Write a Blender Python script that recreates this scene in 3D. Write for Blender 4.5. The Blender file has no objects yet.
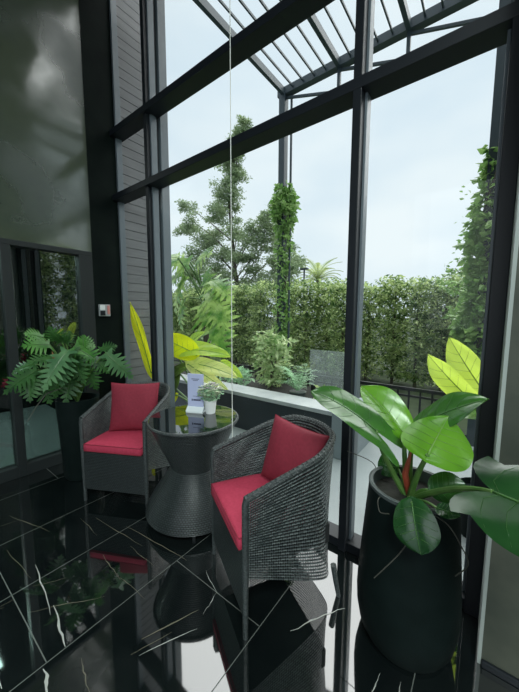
import bpy, math, random
import numpy as np
from mathutils import Vector as V, Matrix

SC = bpy.context.scene
COL = SC.collection
PI = math.pi

# ------------------------------------------------------------ camera
cam_data = bpy.data.cameras.new('camera')
cam = bpy.data.objects.new('camera', cam_data)
COL.objects.link(cam)
cam_data.sensor_fit = 'VERTICAL'
cam_data.sensor_height = 36.0
cam_data.lens = 298.81 / 692.0 * 36.0
cam_data.clip_start = 0.05
cam_data.clip_end = 200
_yaw, _pitch, _roll = 0.651746, 0.103624, 0.0039996
_f = V((-math.sin(_yaw) * math.cos(_pitch), math.cos(_yaw) * math.cos(_pitch), -math.sin(_pitch)))
_r = V((math.cos(_yaw), math.sin(_yaw), 0))
_u = _r.cross(_f)
_r2 = math.cos(_roll) * _r + math.sin(_roll) * _u
_u2 = -math.sin(_roll) * _r + math.cos(_roll) * _u
cam.matrix_world = Matrix(((_r2.x, _u2.x, -_f.x, 0), (_r2.y, _u2.y, -_f.y, 0), (_r2.z, _u2.z, -_f.z, 1.42), (0, 0, 0, 1)))
SC.camera = cam

# ------------------------------------------------------------ view, sky, sun, lights
SC.view_settings.view_transform = 'Standard'
SC.view_settings.look = 'None'
SC.view_settings.gamma = 1.0
SC.view_settings.exposure = 0.0
SC.view_settings.use_curve_mapping = False

world = bpy.data.worlds.new('overcast_sky')
SC.world = world
world.use_nodes = True
wn = world.node_tree.nodes
wl = world.node_tree.links
wn.clear()
w_out = wn.new('ShaderNodeOutputWorld')
w_bg = wn.new('ShaderNodeBackground')
w_tc = wn.new('ShaderNodeTexCoord')
w_map = wn.new('ShaderNodeMapping')
w_map.inputs['Scale'].default_value = (1.2, 1.2, 2.6)
w_noise = wn.new('ShaderNodeTexNoise')
w_noise.inputs['Scale'].default_value = 1.6
w_noise.inputs['Detail'].default_value = 4
w_ramp = wn.new('ShaderNodeValToRGB')
w_ramp.color_ramp.elements[0].position = 0.35
w_ramp.color_ramp.elements[0].color = (0.60, 0.71, 0.79, 1)
w_ramp.color_ramp.elements[1].position = 0.68
w_ramp.color_ramp.elements[1].color = (0.75, 0.82, 0.85, 1)
wl.new(w_tc.outputs['Generated'], w_map.inputs['Vector'])
wl.new(w_map.outputs['Vector'], w_noise.inputs['Vector'])
wl.new(w_noise.outputs['Fac'], w_ramp.inputs['Fac'])
wl.new(w_ramp.outputs['Color'], w_bg.inputs['Color'])
w_bg.inputs['Strength'].default_value = 1.20
wl.new(w_bg.outputs['Background'], w_out.inputs['Surface'])

def light(name, kind, loc, direction, energy, color, **kw):
    d = bpy.data.lights.new(name, kind)
    d.energy = energy
    d.color = color
    for k, v in kw.items():
        setattr(d, k, v)
    o = bpy.data.objects.new(name, d)
    o.location = loc
    o.rotation_euler = V(direction).to_track_quat('-Z', 'Y').to_euler()
    COL.objects.link(o)
    return o

light('sun', 'SUN', (0, 2, 14), (-0.10, -0.36, -0.93), 6.2, (1.0, 0.99, 0.96), angle=math.radians(100))
# unseen fill lights added overhead and behind the camera to brighten the room
light('ceiling_fill', 'AREA', (1.7, -1.9, 5.05), (-0.25, 0.22, -1), 260, (0.88, 1.0, 0.97), shape='RECTANGLE', size=2.2, size_y=2.2, spread=math.radians(125))
light('rear_fill', 'AREA', (0.8, -4.3, 2.6), (-0.12, 1, -0.12), 40, (0.88, 0.97, 1.0), shape='RECTANGLE', size=4.0, size_y=3.0)

# ------------------------------------------------------------ materials
def new_mat(name):
    m = bpy.data.materials.new(name)
    m.use_nodes = True
    nt = m.node_tree
    return m, nt.nodes, nt.links, nt.nodes['Principled BSDF'], nt.nodes['Material Output']

def mat(name, c, rough=0.5, c2=None, scale=8.0, detail=4.0, lo=0.35, hi=0.65, metal=0.0, ior=1.5, bump=0.0, bscale=40.0,
        transl=0.0, stretch=None, coat=0.0, coords='Object', tcol=None, rough2=None):
    m, n, l, p, out = new_mat(name)
    p.inputs['Base Color'].default_value = (*c, 1)
    p.inputs['Roughness'].default_value = rough
    p.inputs['Metallic'].default_value = metal
    p.inputs['IOR'].default_value = ior
    p.inputs['Coat Weight'].default_value = coat
    tc = n.new('ShaderNodeTexCoord')
    vec = tc.outputs[coords]
    if stretch:
        mp = n.new('ShaderNodeMapping')
        mp.inputs['Scale'].default_value = stretch
        l.new(vec, mp.inputs['Vector'])
        vec = mp.outputs['Vector']
    colout = None
    if c2:
        nz = n.new('ShaderNodeTexNoise')
        nz.inputs['Scale'].default_value = scale
        nz.inputs['Detail'].default_value = detail
        l.new(vec, nz.inputs['Vector'])
        rp = n.new('ShaderNodeValToRGB')
        rp.color_ramp.elements[0].position = lo
        rp.color_ramp.elements[1].position = hi
        rp.color_ramp.elements[0].color = (*c, 1)
        rp.color_ramp.elements[1].color = (*c2, 1)
        l.new(nz.outputs['Fac'], rp.inputs['Fac'])
        colout = rp.outputs['Color']
        l.new(colout, p.inputs['Base Color'])
        if rough2 is not None:
            mr = n.new('ShaderNodeMapRange')
            mr.inputs['From Min'].default_value = lo
            mr.inputs['From Max'].default_value = hi
            mr.inputs['To Min'].default_value = rough
            mr.inputs['To Max'].default_value = rough2
            l.new(nz.outputs['Fac'], mr.inputs['Value'])
            l.new(mr.outputs['Result'], p.inputs['Roughness'])
    if bump:
        nb = n.new('ShaderNodeTexNoise')
        nb.inputs['Scale'].default_value = bscale
        nb.inputs['Detail'].default_value = 3
        l.new(vec, nb.inputs['Vector'])
        b = n.new('ShaderNodeBump')
        b.inputs['Strength'].default_value = bump
        b.inputs['Distance'].default_value = 0.01
        l.new(nb.outputs['Fac'], b.inputs['Height'])
        l.new(b.outputs['Normal'], p.inputs['Normal'])
    if transl:
        t = n.new('ShaderNodeBsdfTranslucent')
        if colout:
            l.new(colout, t.inputs['Color'])
        else:
            t.inputs['Color'].default_value = (*c, 1)
        if tcol:
            for lk in list(t.inputs['Color'].links):
                l.remove(lk)
            t.inputs['Color'].default_value = (*tcol, 1)
        mx = n.new('ShaderNodeMixShader')
        mx.inputs['Fac'].default_value = transl
        l.new(p.outputs['BSDF'], mx.inputs[1])
        l.new(t.outputs['BSDF'], mx.inputs[2])
        l.new(mx.outputs['Shader'], out.inputs['Surface'])
    return m

def glass_mat(name, tint, ior=1.45, rough=0.0, frost=0.0):
    # thin pane: clear transmission plus a Fresnel mirror
    m, n, l, p, out = new_mat(name)
    n.remove(p)
    tr = n.new('ShaderNodeBsdfTransparent')
    tr.inputs['Color'].default_value = (*tint, 1)
    gl = n.new('ShaderNodeBsdfGlossy')
    gl.inputs['Roughness'].default_value = rough
    # Schlick reflectance, the same from either side of the pane
    f0 = ((ior - 1) / (ior + 1)) ** 2
    lw = n.new('ShaderNodeLayerWeight')
    lw.inputs['Blend'].default_value = 0.5
    pw = n.new('ShaderNodeMath')
    pw.operation = 'POWER'
    pw.inputs[1].default_value = 5.0
    l.new(lw.outputs['Facing'], pw.inputs[0])
    fr = n.new('ShaderNodeMapRange')
    fr.inputs['To Min'].default_value = f0
    fr.inputs['To Max'].default_value = 1.0
    l.new(pw.outputs[0], fr.inputs['Value'])
    mx = n.new('ShaderNodeMixShader')
    l.new(fr.outputs['Result'], mx.inputs['Fac'])
    clear = tr.outputs['BSDF']
    if frost:
        df = n.new('ShaderNodeBsdfTranslucent')
        df.inputs['Color'].default_value = (0.72, 0.80, 0.80, 1)
        fx = n.new('ShaderNodeMixShader')
        fx.inputs['Fac'].default_value = frost
        l.new(clear, fx.inputs[1])
        l.new(df.outputs['BSDF'], fx.inputs[2])
        clear = fx.outputs['Shader']
    l.new(clear, mx.inputs[1])
    l.new(gl.outputs['BSDF'], mx.inputs[2])
    l.new(mx.outputs['Shader'], out.inputs['Surface'])
    return m

def wicker_mat(name, c1, c2, rowh=0.0165, width=0.021, hole=0.9, rough=0.32, dist=0.008):
    m, n, l, p, out = new_mat(name)
    uv = n.new('ShaderNodeUVMap')
    br = n.new('ShaderNodeTexBrick')
    br.offset = 0.5
    br.inputs['Scale'].default_value = 1.0
    br.inputs['Brick Width'].default_value = width
    br.inputs['Row Height'].default_value = rowh
    br.inputs['Mortar Size'].default_value = 0.0019
    br.inputs['Mortar Smooth'].default_value = 0.35
    br.inputs['Color1'].default_value = (*c1, 1)
    br.inputs['Color2'].default_value = (*c2, 1)
    br.inputs['Mortar'].default_value = (0.004, 0.005, 0.005, 1)
    l.new(uv.outputs['UV'], br.inputs['Vector'])
    l.new(br.outputs['Color'], p.inputs['Base Color'])
    p.inputs['Roughness'].default_value = rough
    inv = n.new('ShaderNodeMath')
    inv.operation = 'SUBTRACT'
    inv.inputs[0].default_value = 1.0
    l.new(br.outputs['Fac'], inv.inputs[1])
    # strands bulge between the crossings
    sep = n.new('ShaderNodeSeparateXYZ')
    l.new(uv.outputs['UV'], sep.inputs[0])
    ms = n.new('ShaderNodeMath')
    ms.operation = 'MULTIPLY'
    ms.inputs[1].default_value = PI / rowh
    l.new(sep.outputs['Y'], ms.inputs[0])
    sn = n.new('ShaderNodeMath')
    sn.operation = 'SINE'
    l.new(ms.outputs[0], sn.inputs[0])
    ab = n.new('ShaderNodeMath')
    ab.operation = 'ABSOLUTE'
    l.new(sn.outputs[0], ab.inputs[0])
    ad = n.new('ShaderNodeMath')
    ad.operation = 'MULTIPLY'
    l.new(ab.outputs[0], ad.inputs[0])
    l.new(inv.outputs[0], ad.inputs[1])
    b = n.new('ShaderNodeBump')
    b.inputs['Strength'].default_value = 1.0
    b.inputs['Distance'].default_value = dist
    l.new(ad.outputs[0], b.inputs['Height'])
    l.new(b.outputs['Normal'], p.inputs['Normal'])
    tr = n.new('ShaderNodeBsdfTransparent')
    # small gaps where the strands cross
    msx = n.new('ShaderNodeMath')
    msx.operation = 'MULTIPLY'
    msx.inputs[1].default_value = 2 * PI / width
    l.new(sep.outputs['X'], msx.inputs[0])
    snx = n.new('ShaderNodeMath')
    snx.operation = 'SINE'
    l.new(msx.outputs[0], snx.inputs[0])
    abx = n.new('ShaderNodeMath')
    abx.operation = 'ABSOLUTE'
    l.new(snx.outputs[0], abx.inputs[0])
    mxx = n.new('ShaderNodeMath')
    mxx.operation = 'MAXIMUM'
    l.new(abx.outputs[0], mxx.inputs[0])
    l.new(ab.outputs[0], mxx.inputs[1])
    lt = n.new('ShaderNodeMath')
    lt.operation = 'LESS_THAN'
    lt.inputs[1].default_value = 0.62
    l.new(mxx.outputs[0], lt.inputs[0])
    mf = n.new('ShaderNodeMath')
    mf.operation = 'MULTIPLY'
    mf.inputs[1].default_value = hole
    l.new(lt.outputs[0], mf.inputs[0])
    mx = n.new('ShaderNodeMixShader')
    l.new(mf.outputs[0], mx.inputs['Fac'])
    l.new(p.outputs['BSDF'], mx.inputs[1])
    l.new(tr.outputs['BSDF'], mx.inputs[2])
    l.new(mx.outputs['Shader'], out.inputs['Surface'])
    return m

M = dict(
    floor=mat('black_marble', (0.0035, 0.0055, 0.006), 0.035, (0.007, 0.010, 0.010), 3.0, ior=2.3),
    grout=mat('pale_grout', (0.12, 0.13, 0.12), 0.35),
    vein=mat('marble_vein', (0.42, 0.43, 0.40), 0.15),
    vein2=mat('marble_vein_gold', (0.16, 0.15, 0.11), 0.15),
    plaster=mat('polished_plaster', (0.014, 0.034, 0.020), 0.40, (0.078, 0.096, 0.064), 1.3, 8, 0.38, 0.62, ior=2.1, bump=0.16, bscale=3, rough2=0.09),
    concrete=mat('grey_concrete', (0.042, 0.050, 0.038), 0.6, (0.082, 0.088, 0.066), 4.0, 6, bump=0.05),
    corner=mat('corner_edge', (0.34, 0.38, 0.36), 0.5),
    darkpaint=mat('charcoal_column_paint', (0.006, 0.0095, 0.009), 0.55, (0.009, 0.014, 0.012), 5.0, ior=1.12),
    ceil=mat('ceiling_grey', (0.10, 0.11, 0.11), 0.8),
    frame=mat('charcoal_metal', (0.008, 0.011, 0.015), 0.45, ior=1.4),
    doorframe=mat('dark_grey_door_frame', (0.014, 0.019, 0.020), 0.5),
    frame2=mat('grey_metal', (0.115, 0.14, 0.16), 0.4),
    steel=mat('pergola_steel', (0.035, 0.055, 0.068), 0.5),
    glass=glass_mat('window_glass', (0.96, 0.985, 0.98), 1.35),
    doorglass=glass_mat('dark_door_glass', (0.50, 0.58, 0.56), 2.6),
    screenglass=glass_mat('glass_screen', (0.80, 0.86, 0.86), 1.5, 0.0, 0.12),
    siding=mat('grey_siding', (0.125, 0.128, 0.135), 0.55, (0.155, 0.158, 0.165), 3.0, stretch=(1, 1, 14)),
    terrace=mat('pale_terrace', (0.22, 0.255, 0.26), 0.5, (0.25, 0.285, 0.29), 2.0),
    cap=mat('pale_coping', (0.30, 0.33, 0.34), 0.6, (0.37, 0.40, 0.40), 6.0),
    darkwall=mat('dark_parapet', (0.018, 0.026, 0.032), 0.5),
    pier=mat('grey_pier', (0.20, 0.24, 0.26), 0.6),
    soil=mat('soil', (0.006, 0.007, 0.005), 0.9, (0.014, 0.014, 0.010), 20, bump=0.5),
    ground=mat('garden_ground', (0.012, 0.022, 0.008), 0.9, (0.03, 0.05, 0.018), 3.0),
    blackmetal=mat('black_railing', (0.010, 0.012, 0.013), 0.4),
    wicker=wicker_mat('charcoal_wicker', (0.15, 0.175, 0.175), (0.055, 0.07, 0.073)),  # lighter strand colour stands in for highlights on the weave
    tablewicker=wicker_mat('charcoal_table_wicker', (0.050, 0.062, 0.063), (0.030, 0.040, 0.042), hole=0.0, rowh=0.012, width=0.016, dist=0.004),
    wrap=mat('charcoal_wicker_wrap', (0.060, 0.072, 0.073), 0.4, (0.02, 0.025, 0.026), 90, bump=0.6, bscale=120),
    deck=mat('seat_deck', (0.008, 0.010, 0.010), 0.8),
    red=mat('crimson_fabric', (0.42, 0.030, 0.070), 0.85, (0.47, 0.038, 0.085), 60, bump=0.15, bscale=400),
    red2=mat('wine_fabric', (0.20, 0.013, 0.030), 0.80, (0.235, 0.017, 0.037), 60, bump=0.15, bscale=400),
    seam=mat('wine_piping', (0.24, 0.015, 0.035), 0.8),
    tableglass=mat('black_glass', (0.004, 0.007, 0.007), 0.015, ior=2.6),
    card=mat('lilac_card', (0.46, 0.50, 0.72), 0.5),
    ink=mat('printed_ink', (0.08, 0.09, 0.16), 0.5),
    acrylic=mat('clear_acrylic', (0.75, 0.80, 0.82), 0.12),
    white=mat('white_ceramic', (0.80, 0.82, 0.82), 0.35),
    bloom=mat('cream_blossom', (0.62, 0.66, 0.52), 0.8, (0.40, 0.48, 0.30), 60),
    bloom2=mat('mauve_blossom', (0.42, 0.36, 0.42), 0.8),
    potdark=mat('matte_black_pot', (0.003, 0.0075, 0.0070), 0.60, (0.0045, 0.0100, 0.0095), 12, ior=1.22, bump=0.08, bscale=90),
    potrim=mat('pot_rim', (0.06, 0.075, 0.075), 0.5),
    phil=mat('philodendron_leaf', (0.022, 0.095, 0.018), 0.22, (0.06, 0.20, 0.03), 7.0, ior=1.8, transl=0.22, tcol=(0.16, 0.42, 0.03), bump=0.12, bscale=18),
    phil_b=mat('bright_philodendron_leaf', (0.09, 0.30, 0.02), 0.25, (0.17, 0.42, 0.03), 6.0, ior=1.7, transl=0.42, tcol=(0.25, 0.58, 0.04), bump=0.12, bscale=18),
    phil_d=mat('dark_philodendron_leaf', (0.007, 0.036, 0.011), 0.22, (0.020, 0.080, 0.020), 8.0, ior=1.6, transl=0.12, tcol=(0.08, 0.28, 0.03), bump=0.12, bscale=18),
    rib=mat('pale_midrib', (0.16, 0.32, 0.06), 0.4),
    rib_d=mat('green_midrib', (0.05, 0.14, 0.03), 0.35),
    petiole=mat('green_petiole', (0.06, 0.15, 0.03), 0.35, (0.12, 0.22, 0.06), 15),
    redshoot=mat('red_shoot', (0.30, 0.055, 0.03), 0.4),
    root=mat('aerial_root', (0.055, 0.055, 0.045), 0.7),
    selloum=mat('split_leaf', (0.016, 0.062, 0.016), 0.40, (0.050, 0.155, 0.035), 9.0, transl=0.2, tcol=(0.10, 0.32, 0.06)),
    selloum_lit=mat('lit_split_leaf', (0.045, 0.17, 0.03), 0.33, (0.11, 0.30, 0.06), 9.0, transl=0.25),  # highlights on a few leaves, put into a brighter leaf colour
    selloum_s=mat('silvery_split_leaf', (0.05, 0.14, 0.060), 0.32, (0.13, 0.27, 0.12), 9.0, transl=0.15, tcol=(0.10, 0.32, 0.10)),
    sheath=mat('brown_sheath', (0.24, 0.13, 0.05), 0.7),
    lime=mat('lime_leaf', (0.78, 0.80, 0.02), 0.35, (0.72, 0.80, 0.03), 3.0, transl=0.6, tcol=(0.95, 0.97, 0.03)),
    lime_g=mat('yellow_green_leaf', (0.30, 0.55, 0.07), 0.33, (0.60, 0.74, 0.12), 3.5, transl=0.58, tcol=(0.70, 0.90, 0.12)),
    lime_d=mat('olive_leaf', (0.05, 0.10, 0.02), 0.4, (0.10, 0.16, 0.03), 5.0, transl=0.2),
    lime_p=mat('pale_yellow_leaf', (0.78, 0.84, 0.40), 0.4, (0.76, 0.83, 0.26), 3.5, transl=0.55, tcol=(0.92, 0.95, 0.35)),
    monst=mat('monstera_leaf', (0.10, 0.28, 0.04), 0.30, (0.46, 0.66, 0.18), 6.0, 5, 0.40, 0.60, ior=1.7, transl=0.35),
    bark=mat('bark', (0.045, 0.038, 0.028), 0.85, (0.09, 0.08, 0.06), 14, stretch=(1, 1, 0.2), bump=0.4),
    hedge=mat('hedge_leaf', (0.065, 0.15, 0.035), 0.42, (0.56, 0.68, 0.30), 7.0, 6, 0.41, 0.60, transl=0.42),
    tree=mat('tree_leaf', (0.17, 0.25, 0.13), 0.5, (0.32, 0.41, 0.22), 2.0, 5, transl=0.38),  # greyed and lightened to put the tall tree's haze into its colour
    vine=mat('vine_leaf', (0.14, 0.30, 0.07), 0.38, (0.32, 0.50, 0.16), 8.0, transl=0.35),
    bush=mat('variegated_leaf', (0.20, 0.36, 0.12), 0.4, (0.62, 0.72, 0.40), 12.0, transl=0.35),
    fern=mat('fern_leaf', (0.34, 0.58, 0.36), 0.5, (0.50, 0.72, 0.48), 12.0, transl=0.35),
    palm=mat('palm_leaf', (0.34, 0.44, 0.18), 0.5, (0.50, 0.58, 0.24), 3.0, transl=0.4),
    cord=mat('white_cord', (0.75, 0.77, 0.72), 0.5),
    plate=mat('grey_switch', (0.35, 0.37, 0.38), 0.4),
    screen=mat('white_panel', (0.75, 0.78, 0.78), 0.3),
    orange=mat('pink_strip', (0.55, 0.22, 0.20), 0.4),
    housewall=mat('pale_boundary_wall', (0.50, 0.54, 0.52), 0.8, (0.58, 0.62, 0.60), 1.0),
)

# ------------------------------------------------------------ mesh helpers
class MB:
    def __init__(s):
        s.v, s.f, s.uv, s.mi = [], [], [], []
    def add(s, verts, faces, uvs=None, mi=0):
        o = len(s.v)
        s.v += [tuple(p) for p in verts]
        for i, f in enumerate(faces):
            s.f.append([k + o for k in f])
            s.uv.append(uvs[i] if uvs else None)
            s.mi.append(mi)
        return s
    def box(s, x0, x1, y0, y1, z0, z1, mi=0):
        v = [(x, y, z) for z in (z0, z1) for y in (y0, y1) for x in (x0, x1)]
        return s.add(v, [(0, 2, 3, 1), (4, 5, 7, 6), (0, 1, 5, 4), (1, 3, 7, 5), (3, 2, 6, 7), (2, 0, 4, 6)], mi=mi)
    def bar(s, a, b, w, h, mi=0):
        a, b = V(a), V(b)
        t = (b - a).normalized()
        up = V((0, 0, 1)) if abs(t.z) < 0.95 else V((0, 1, 0))
        sd = t.cross(up).normalized()
        up = sd.cross(t)
        v = []
        for p in (a, b):
            for i, j in ((-1, -1), (1, -1), (1, 1), (-1, 1)):
                v.append(p + sd * (i * w / 2) + up * (j * h / 2))
        return s.add(v, [(3, 2, 1, 0), (4, 5, 6, 7), (0, 1, 5, 4), (1, 2, 6, 5), (2, 3, 7, 6), (3, 0, 4, 7)], mi=mi)
    def tube(s, pts, rad, n=8, mi=0, cap=True):
        pts = [V(p) for p in pts]
        if not hasattr(rad, '__len__'):
            rad = [rad] * len(pts)
        N = len(pts)
        prev = None
        verts, faces = [], []
        for i, p in enumerate(pts):
            t = (pts[min(i + 1, N - 1)] - pts[max(i - 1, 0)]).normalized()
            if prev is None:
                a = V((0, 0, 1)) if abs(t.z) < 0.9 else V((1, 0, 0))
                prev = t.cross(a).normalized()
            sd = (prev - t * prev.dot(t)).normalized()
            prev = sd
            bn = t.cross(sd)
            for k in range(n):
                an = 2 * PI * k / n
                verts.append(p + (sd * math.cos(an) + bn * math.sin(an)) * rad[i])
        for i in range(N - 1):
            for k in range(n):
                k2 = (k + 1) % n
                faces.append((i * n + k, i * n + k2, (i + 1) * n + k2, (i + 1) * n + k))
        if cap:
            faces.append(tuple(range(n))[::-1])
            faces.append(tuple((N - 1) * n + k for k in range(n)))
        return s.add(verts, faces, mi=mi)
    def lathe(s, prof, n=48, c=(0, 0), mi=0):
        verts, faces, uvs = [], [], []
        L = [0]
        for i in range(1, len(prof)):
            L.append(L[-1] + math.hypot(prof[i][0] - prof[i - 1][0], prof[i][1] - prof[i - 1][1]))
        for r, z in prof:
            for k in range(n):
                a = 2 * PI * k / n
                verts.append((c[0] + r * math.cos(a), c[1] + r * math.sin(a), z))
        for i in range(len(prof) - 1):
            for k in range(n):
                k2 = (k + 1) % n
                faces.append((i * n + k, i * n + k2, (i + 1) * n + k2, (i + 1) * n + k))
                R = 0.26
                u0, u1 = 2 * PI * R * k / n, 2 * PI * R * (k + 1) / n
                uvs.append([(u0, L[i]), (u1, L[i]), (u1, L[i + 1]), (u0, L[i + 1])])
        return s.add(verts, faces, uvs, mi=mi)
    def grid(s, fn, us, vs, uvfn=None, mi=0):
        nu, nv = len(us), len(vs)
        verts = [fn(u, v) for u in us for v in vs]
        faces, uvs = [], []
        for i in range(nu - 1):
            for j in range(nv - 1):
                faces.append((i * nv + j, (i + 1) * nv + j, (i + 1) * nv + j + 1, i * nv + j + 1))
                if uvfn:
                    uvs.append([uvfn(us[a], vs[b]) for a, b in ((i, j), (i + 1, j), (i + 1, j + 1), (i, j + 1))])
        return s.add(verts, faces, uvs if uvfn else None, mi=mi)
    def mesh(s, name, mats, smooth=False):
        me = bpy.data.meshes.new(name)
        me.from_pydata(s.v, [], s.f)
        for m in (mats if isinstance(mats, (list, tuple)) else [mats]):
            me.materials.append(m)
        if any(u for u in s.uv):
            ul = me.uv_layers.new(name='UVMap')
            k = 0
            for fi, f in enumerate(s.f):
                for c in range(len(f)):
                    if s.uv[fi]:
                        ul.data[k].uv = s.uv[fi][c]
                    k += 1
        if isinstance(mats, (list, tuple)) and len(mats) > 1:
            me.polygons.foreach_set('material_index', s.mi)
        if smooth:
            me.polygons.foreach_set('use_smooth', [True] * len(me.polygons))
            if smooth != 'all':
                try:
                    me.set_sharp_from_angle(angle=math.radians(38))
                except Exception:
                    pass
        me.update()
        return me

def link(name, mb, m, parent=None, smooth=False, bevel=0.0):
    o = bpy.data.objects.new(name, mb.mesh(name, m, smooth))
    COL.objects.link(o)
    if parent:
        o.parent = parent
    if bevel:
        b = o.modifiers.new('bevel', 'BEVEL')
        b.width = bevel
        b.segments = 2
        b.limit_method = 'ANGLE'
    return o

def thing(name, label, cat, loc=(0, 0, 0), rotz=0.0, group=None):
    o = bpy.data.objects.new(name, None)
    o.empty_display_size = 0.1
    COL.objects.link(o)
    o.location = loc
    o.rotation_euler = (0, 0, rotz)
    return tag(o, label, cat, group)

def tag(o, label, cat, group=None, kind=None):
    o['label'] = label
    o['category'] = cat
    if group:
        o['group'] = group
    if kind:
        o['kind'] = kind
    return o

def struct(name, mb, m, parent=None, smooth=False, bevel=0.0):
    o = link(name, mb, m, parent, smooth, bevel)
    o['kind'] = 'structure'
    return o

def copy_thing(root, loc, rotz, label, group=None):
    r = root.copy()
    COL.objects.link(r)
    r.location = loc
    r.rotation_euler = (0, 0, rotz)
    r['label'] = label
    for ch in list(root.children):
        c = ch.copy()
        COL.objects.link(c)
        c.parent = r
        for g in list(ch.children):
            d = g.copy()
            COL.objects.link(d)
            d.parent = c
    return r

# ------------------------------------------------------------ room shell
XL, XR, YB, YF, ZC = -3.16, 3.6, -4.6, 1.63, 5.2   # left wall, right wall, back wall, inner window line, ceiling
XW = 0.055                                       # where the concrete wall begins beside the window

fl = MB()
fl.add([(XL - 0.2, YB - 0.2, 0), (XR + 0.2, YB - 0.2, 0), (XR + 0.2, YF + 0.09, 0), (XL - 0.2, YF + 0.09, 0)], [(0, 1, 2, 3)])
def strip(pts, widths, mi, z=0.0006):
    pts = [V((p[0], p[1], z)) for p in pts]
    vs = []
    for i, p in enumerate(pts):
        t = (pts[min(i + 1, len(pts) - 1)] - pts[max(i - 1, 0)]).normalized()
        nn = V((-t.y, t.x, 0)) * widths[i] / 2
        vs += [p + nn, p - nn]
    fl.add(vs, [(2 * i + 1, 2 * i + 3, 2 * i + 2, 2 * i) for i in range(len(pts) - 1)], mi=mi)
joint_x = [-2.88, -2.30, -1.83, -1.345, -0.74, -0.14, 0.46]
for jx in joint_x:
    strip([(jx, YB), (jx, YF)], [0.0038, 0.0038], 1)
ends = joint_x + [1.06]
cross = [(XL, -2.88, 0.9), (-2.88, -2.3, -0.1), (-2.30, -1.83, 0.335), (-1.83, -1.345, 0.335), (-1.345, -0.74, -0.25), (-1.345, -0.74, 0.98), (-0.74, -0.14, 0.4), (-0.14, 0.46, 0.9)]
for x0, x1, jy in cross:
    strip([(x0, jy), (x1, jy)], [0.004, 0.004], 1)
rv = random.Random(5)
def vein(a, b, w, mi=2, wob=0.02, n=9):
    a, b = V((*a, 0)), V((*b, 0))
    t = (b - a)
    nn = V((-t.y, t.x, 0)).normalized()
    pts, ws = [], []
    off = 0
    for i in range(n):
        f = i / (n - 1)
        off = off * 0.6 + rv.uniform(-wob, wob) * 0.22
        p = a + t * f + nn * off
        pts.append((p.x, p.y))
        ws.append(0.6 * w * (0.15 + 0.85 * math.sin(PI * min(max(f, 0.04), 0.96)) * rv.uniform(0.6, 1.2)))
    strip(pts, ws, mi, 0.0011)
vein((-1.96, 0.47), (-1.56, 0.42), 0.010)
vein((-1.60, 0.445), (-1.35, 0.405), 0.016)
vein((-1.72, 0.25), (-1.38, 0.20), 0.014)
vein((-1.33, 0.32), (-1.22, 0.305), 0.02)
vein((-1.25, 0.425), (-1.10, 0.40), 0.006, 3)
vein((-1.73, 0.74), (-1.48, 0.715), 0.006, 3)
vein((-1.66, 0.36), (-1.45, 0.62), 0.005, 3)
vein((-2.1, 0.86), (-1.6, 0.92), 0.006, 3)
vein((-1.85, 0.95), (-1.30, 1.02), 0.008, 3)
vein((-1.12, 0.62), (-1.02, 0.86), 0.010, 3, 0.01)
vein((-1.07, 0.58), (-0.96, 0.80), 0.007, 2, 0.01)
vein((-1.10, 0.56), (-1.04, 0.72), 0.006, 3, 0.01)
vein((-1.16, 1.04), (-1.02, 0.98), 0.006, 2, 0.02)
vein((-1.02, 0.98), (-0.99, 0.86), 0.006, 2, 0.02)
vein((-0.62, 1.05), (-0.46, 1.30), 0.010, 2, 0.03)
vein((-0.26, 1.02), (-0.25, 1.13), 0.006, 2, 0.006)
vein((-0.17, 1.06), (-0.18, 1.15), 0.005, 2, 0.006)
vein((-2.6, 0.5), (-2.2, 0.62), 0.006, 3)
for k in range(26):
    x, y = rv.uniform(-2.9, 0.2), rv.uniform(-0.5, 0.9)
    a = rv.choice((rv.uniform(-0.5, 0.1), rv.uniform(0.9, 1.6)))
    L = rv.uniform(0.12, 0.35)
    vein((x, y), (x + L * math.cos(a), y + L * math.sin(a)), rv.uniform(0.002, 0.005), 3)
struct('floor', fl, [M['floor'], M['grout'], M['vein'], M['vein2']])

T = 0.22
struct('ceiling', MB().box(XL - T, XR + T, YB - T, YF + 0.25, ZC, ZC + 0.15), M['ceil'])
struct('wall_right', MB().box(XR, XR + T, YB - T, YF + 0.25, 0, ZC), M['concrete'])
wb = MB()
wb.box(XL - T, -1.6, YB - T, YB, 0, ZC)
wb.box(3.0, XR + T, YB - T, YB, 0, ZC)
wb.box(-1.6, 3.0, YB - T, YB, 4.3, ZC)
struct('wall_back', wb, M['concrete'])
# left wall: polished plaster with the doorway cut out of it
DT, DY1 = 2.03, 1.405            # door head, door jamb
wlft = MB()
wlft.box(XL - T, XL, YB - T, DY1, DT, ZC)
wlft.box(XL - T, XL, YB - T, -1.9, 0, DT)
struct('wall_left', wlft, M['plaster'])
# dark painted column between the door and the window
struct('trim_1', MB().box(XL - T, XL + 0.004, DY1, YF + 0.10, 0, ZC), M['darkpaint'])
# concrete wall to the right of the window, standing proud of it
YC = 1.415
struct('wall_front', MB().box(XW + 0.012, XR, YC, YF + 0.25, 0, ZC), M['concrete'])
struct('trim_2', MB().box(XW, XW + 0.012, YC - 0.002, YF + 0.09, 0.0, ZC), M['corner'])
struct('baseboard_right', MB().box(XW + 0.014, XR, YC - 0.014, YC, 0, 0.03), M['frame'], bevel=0.003)

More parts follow.
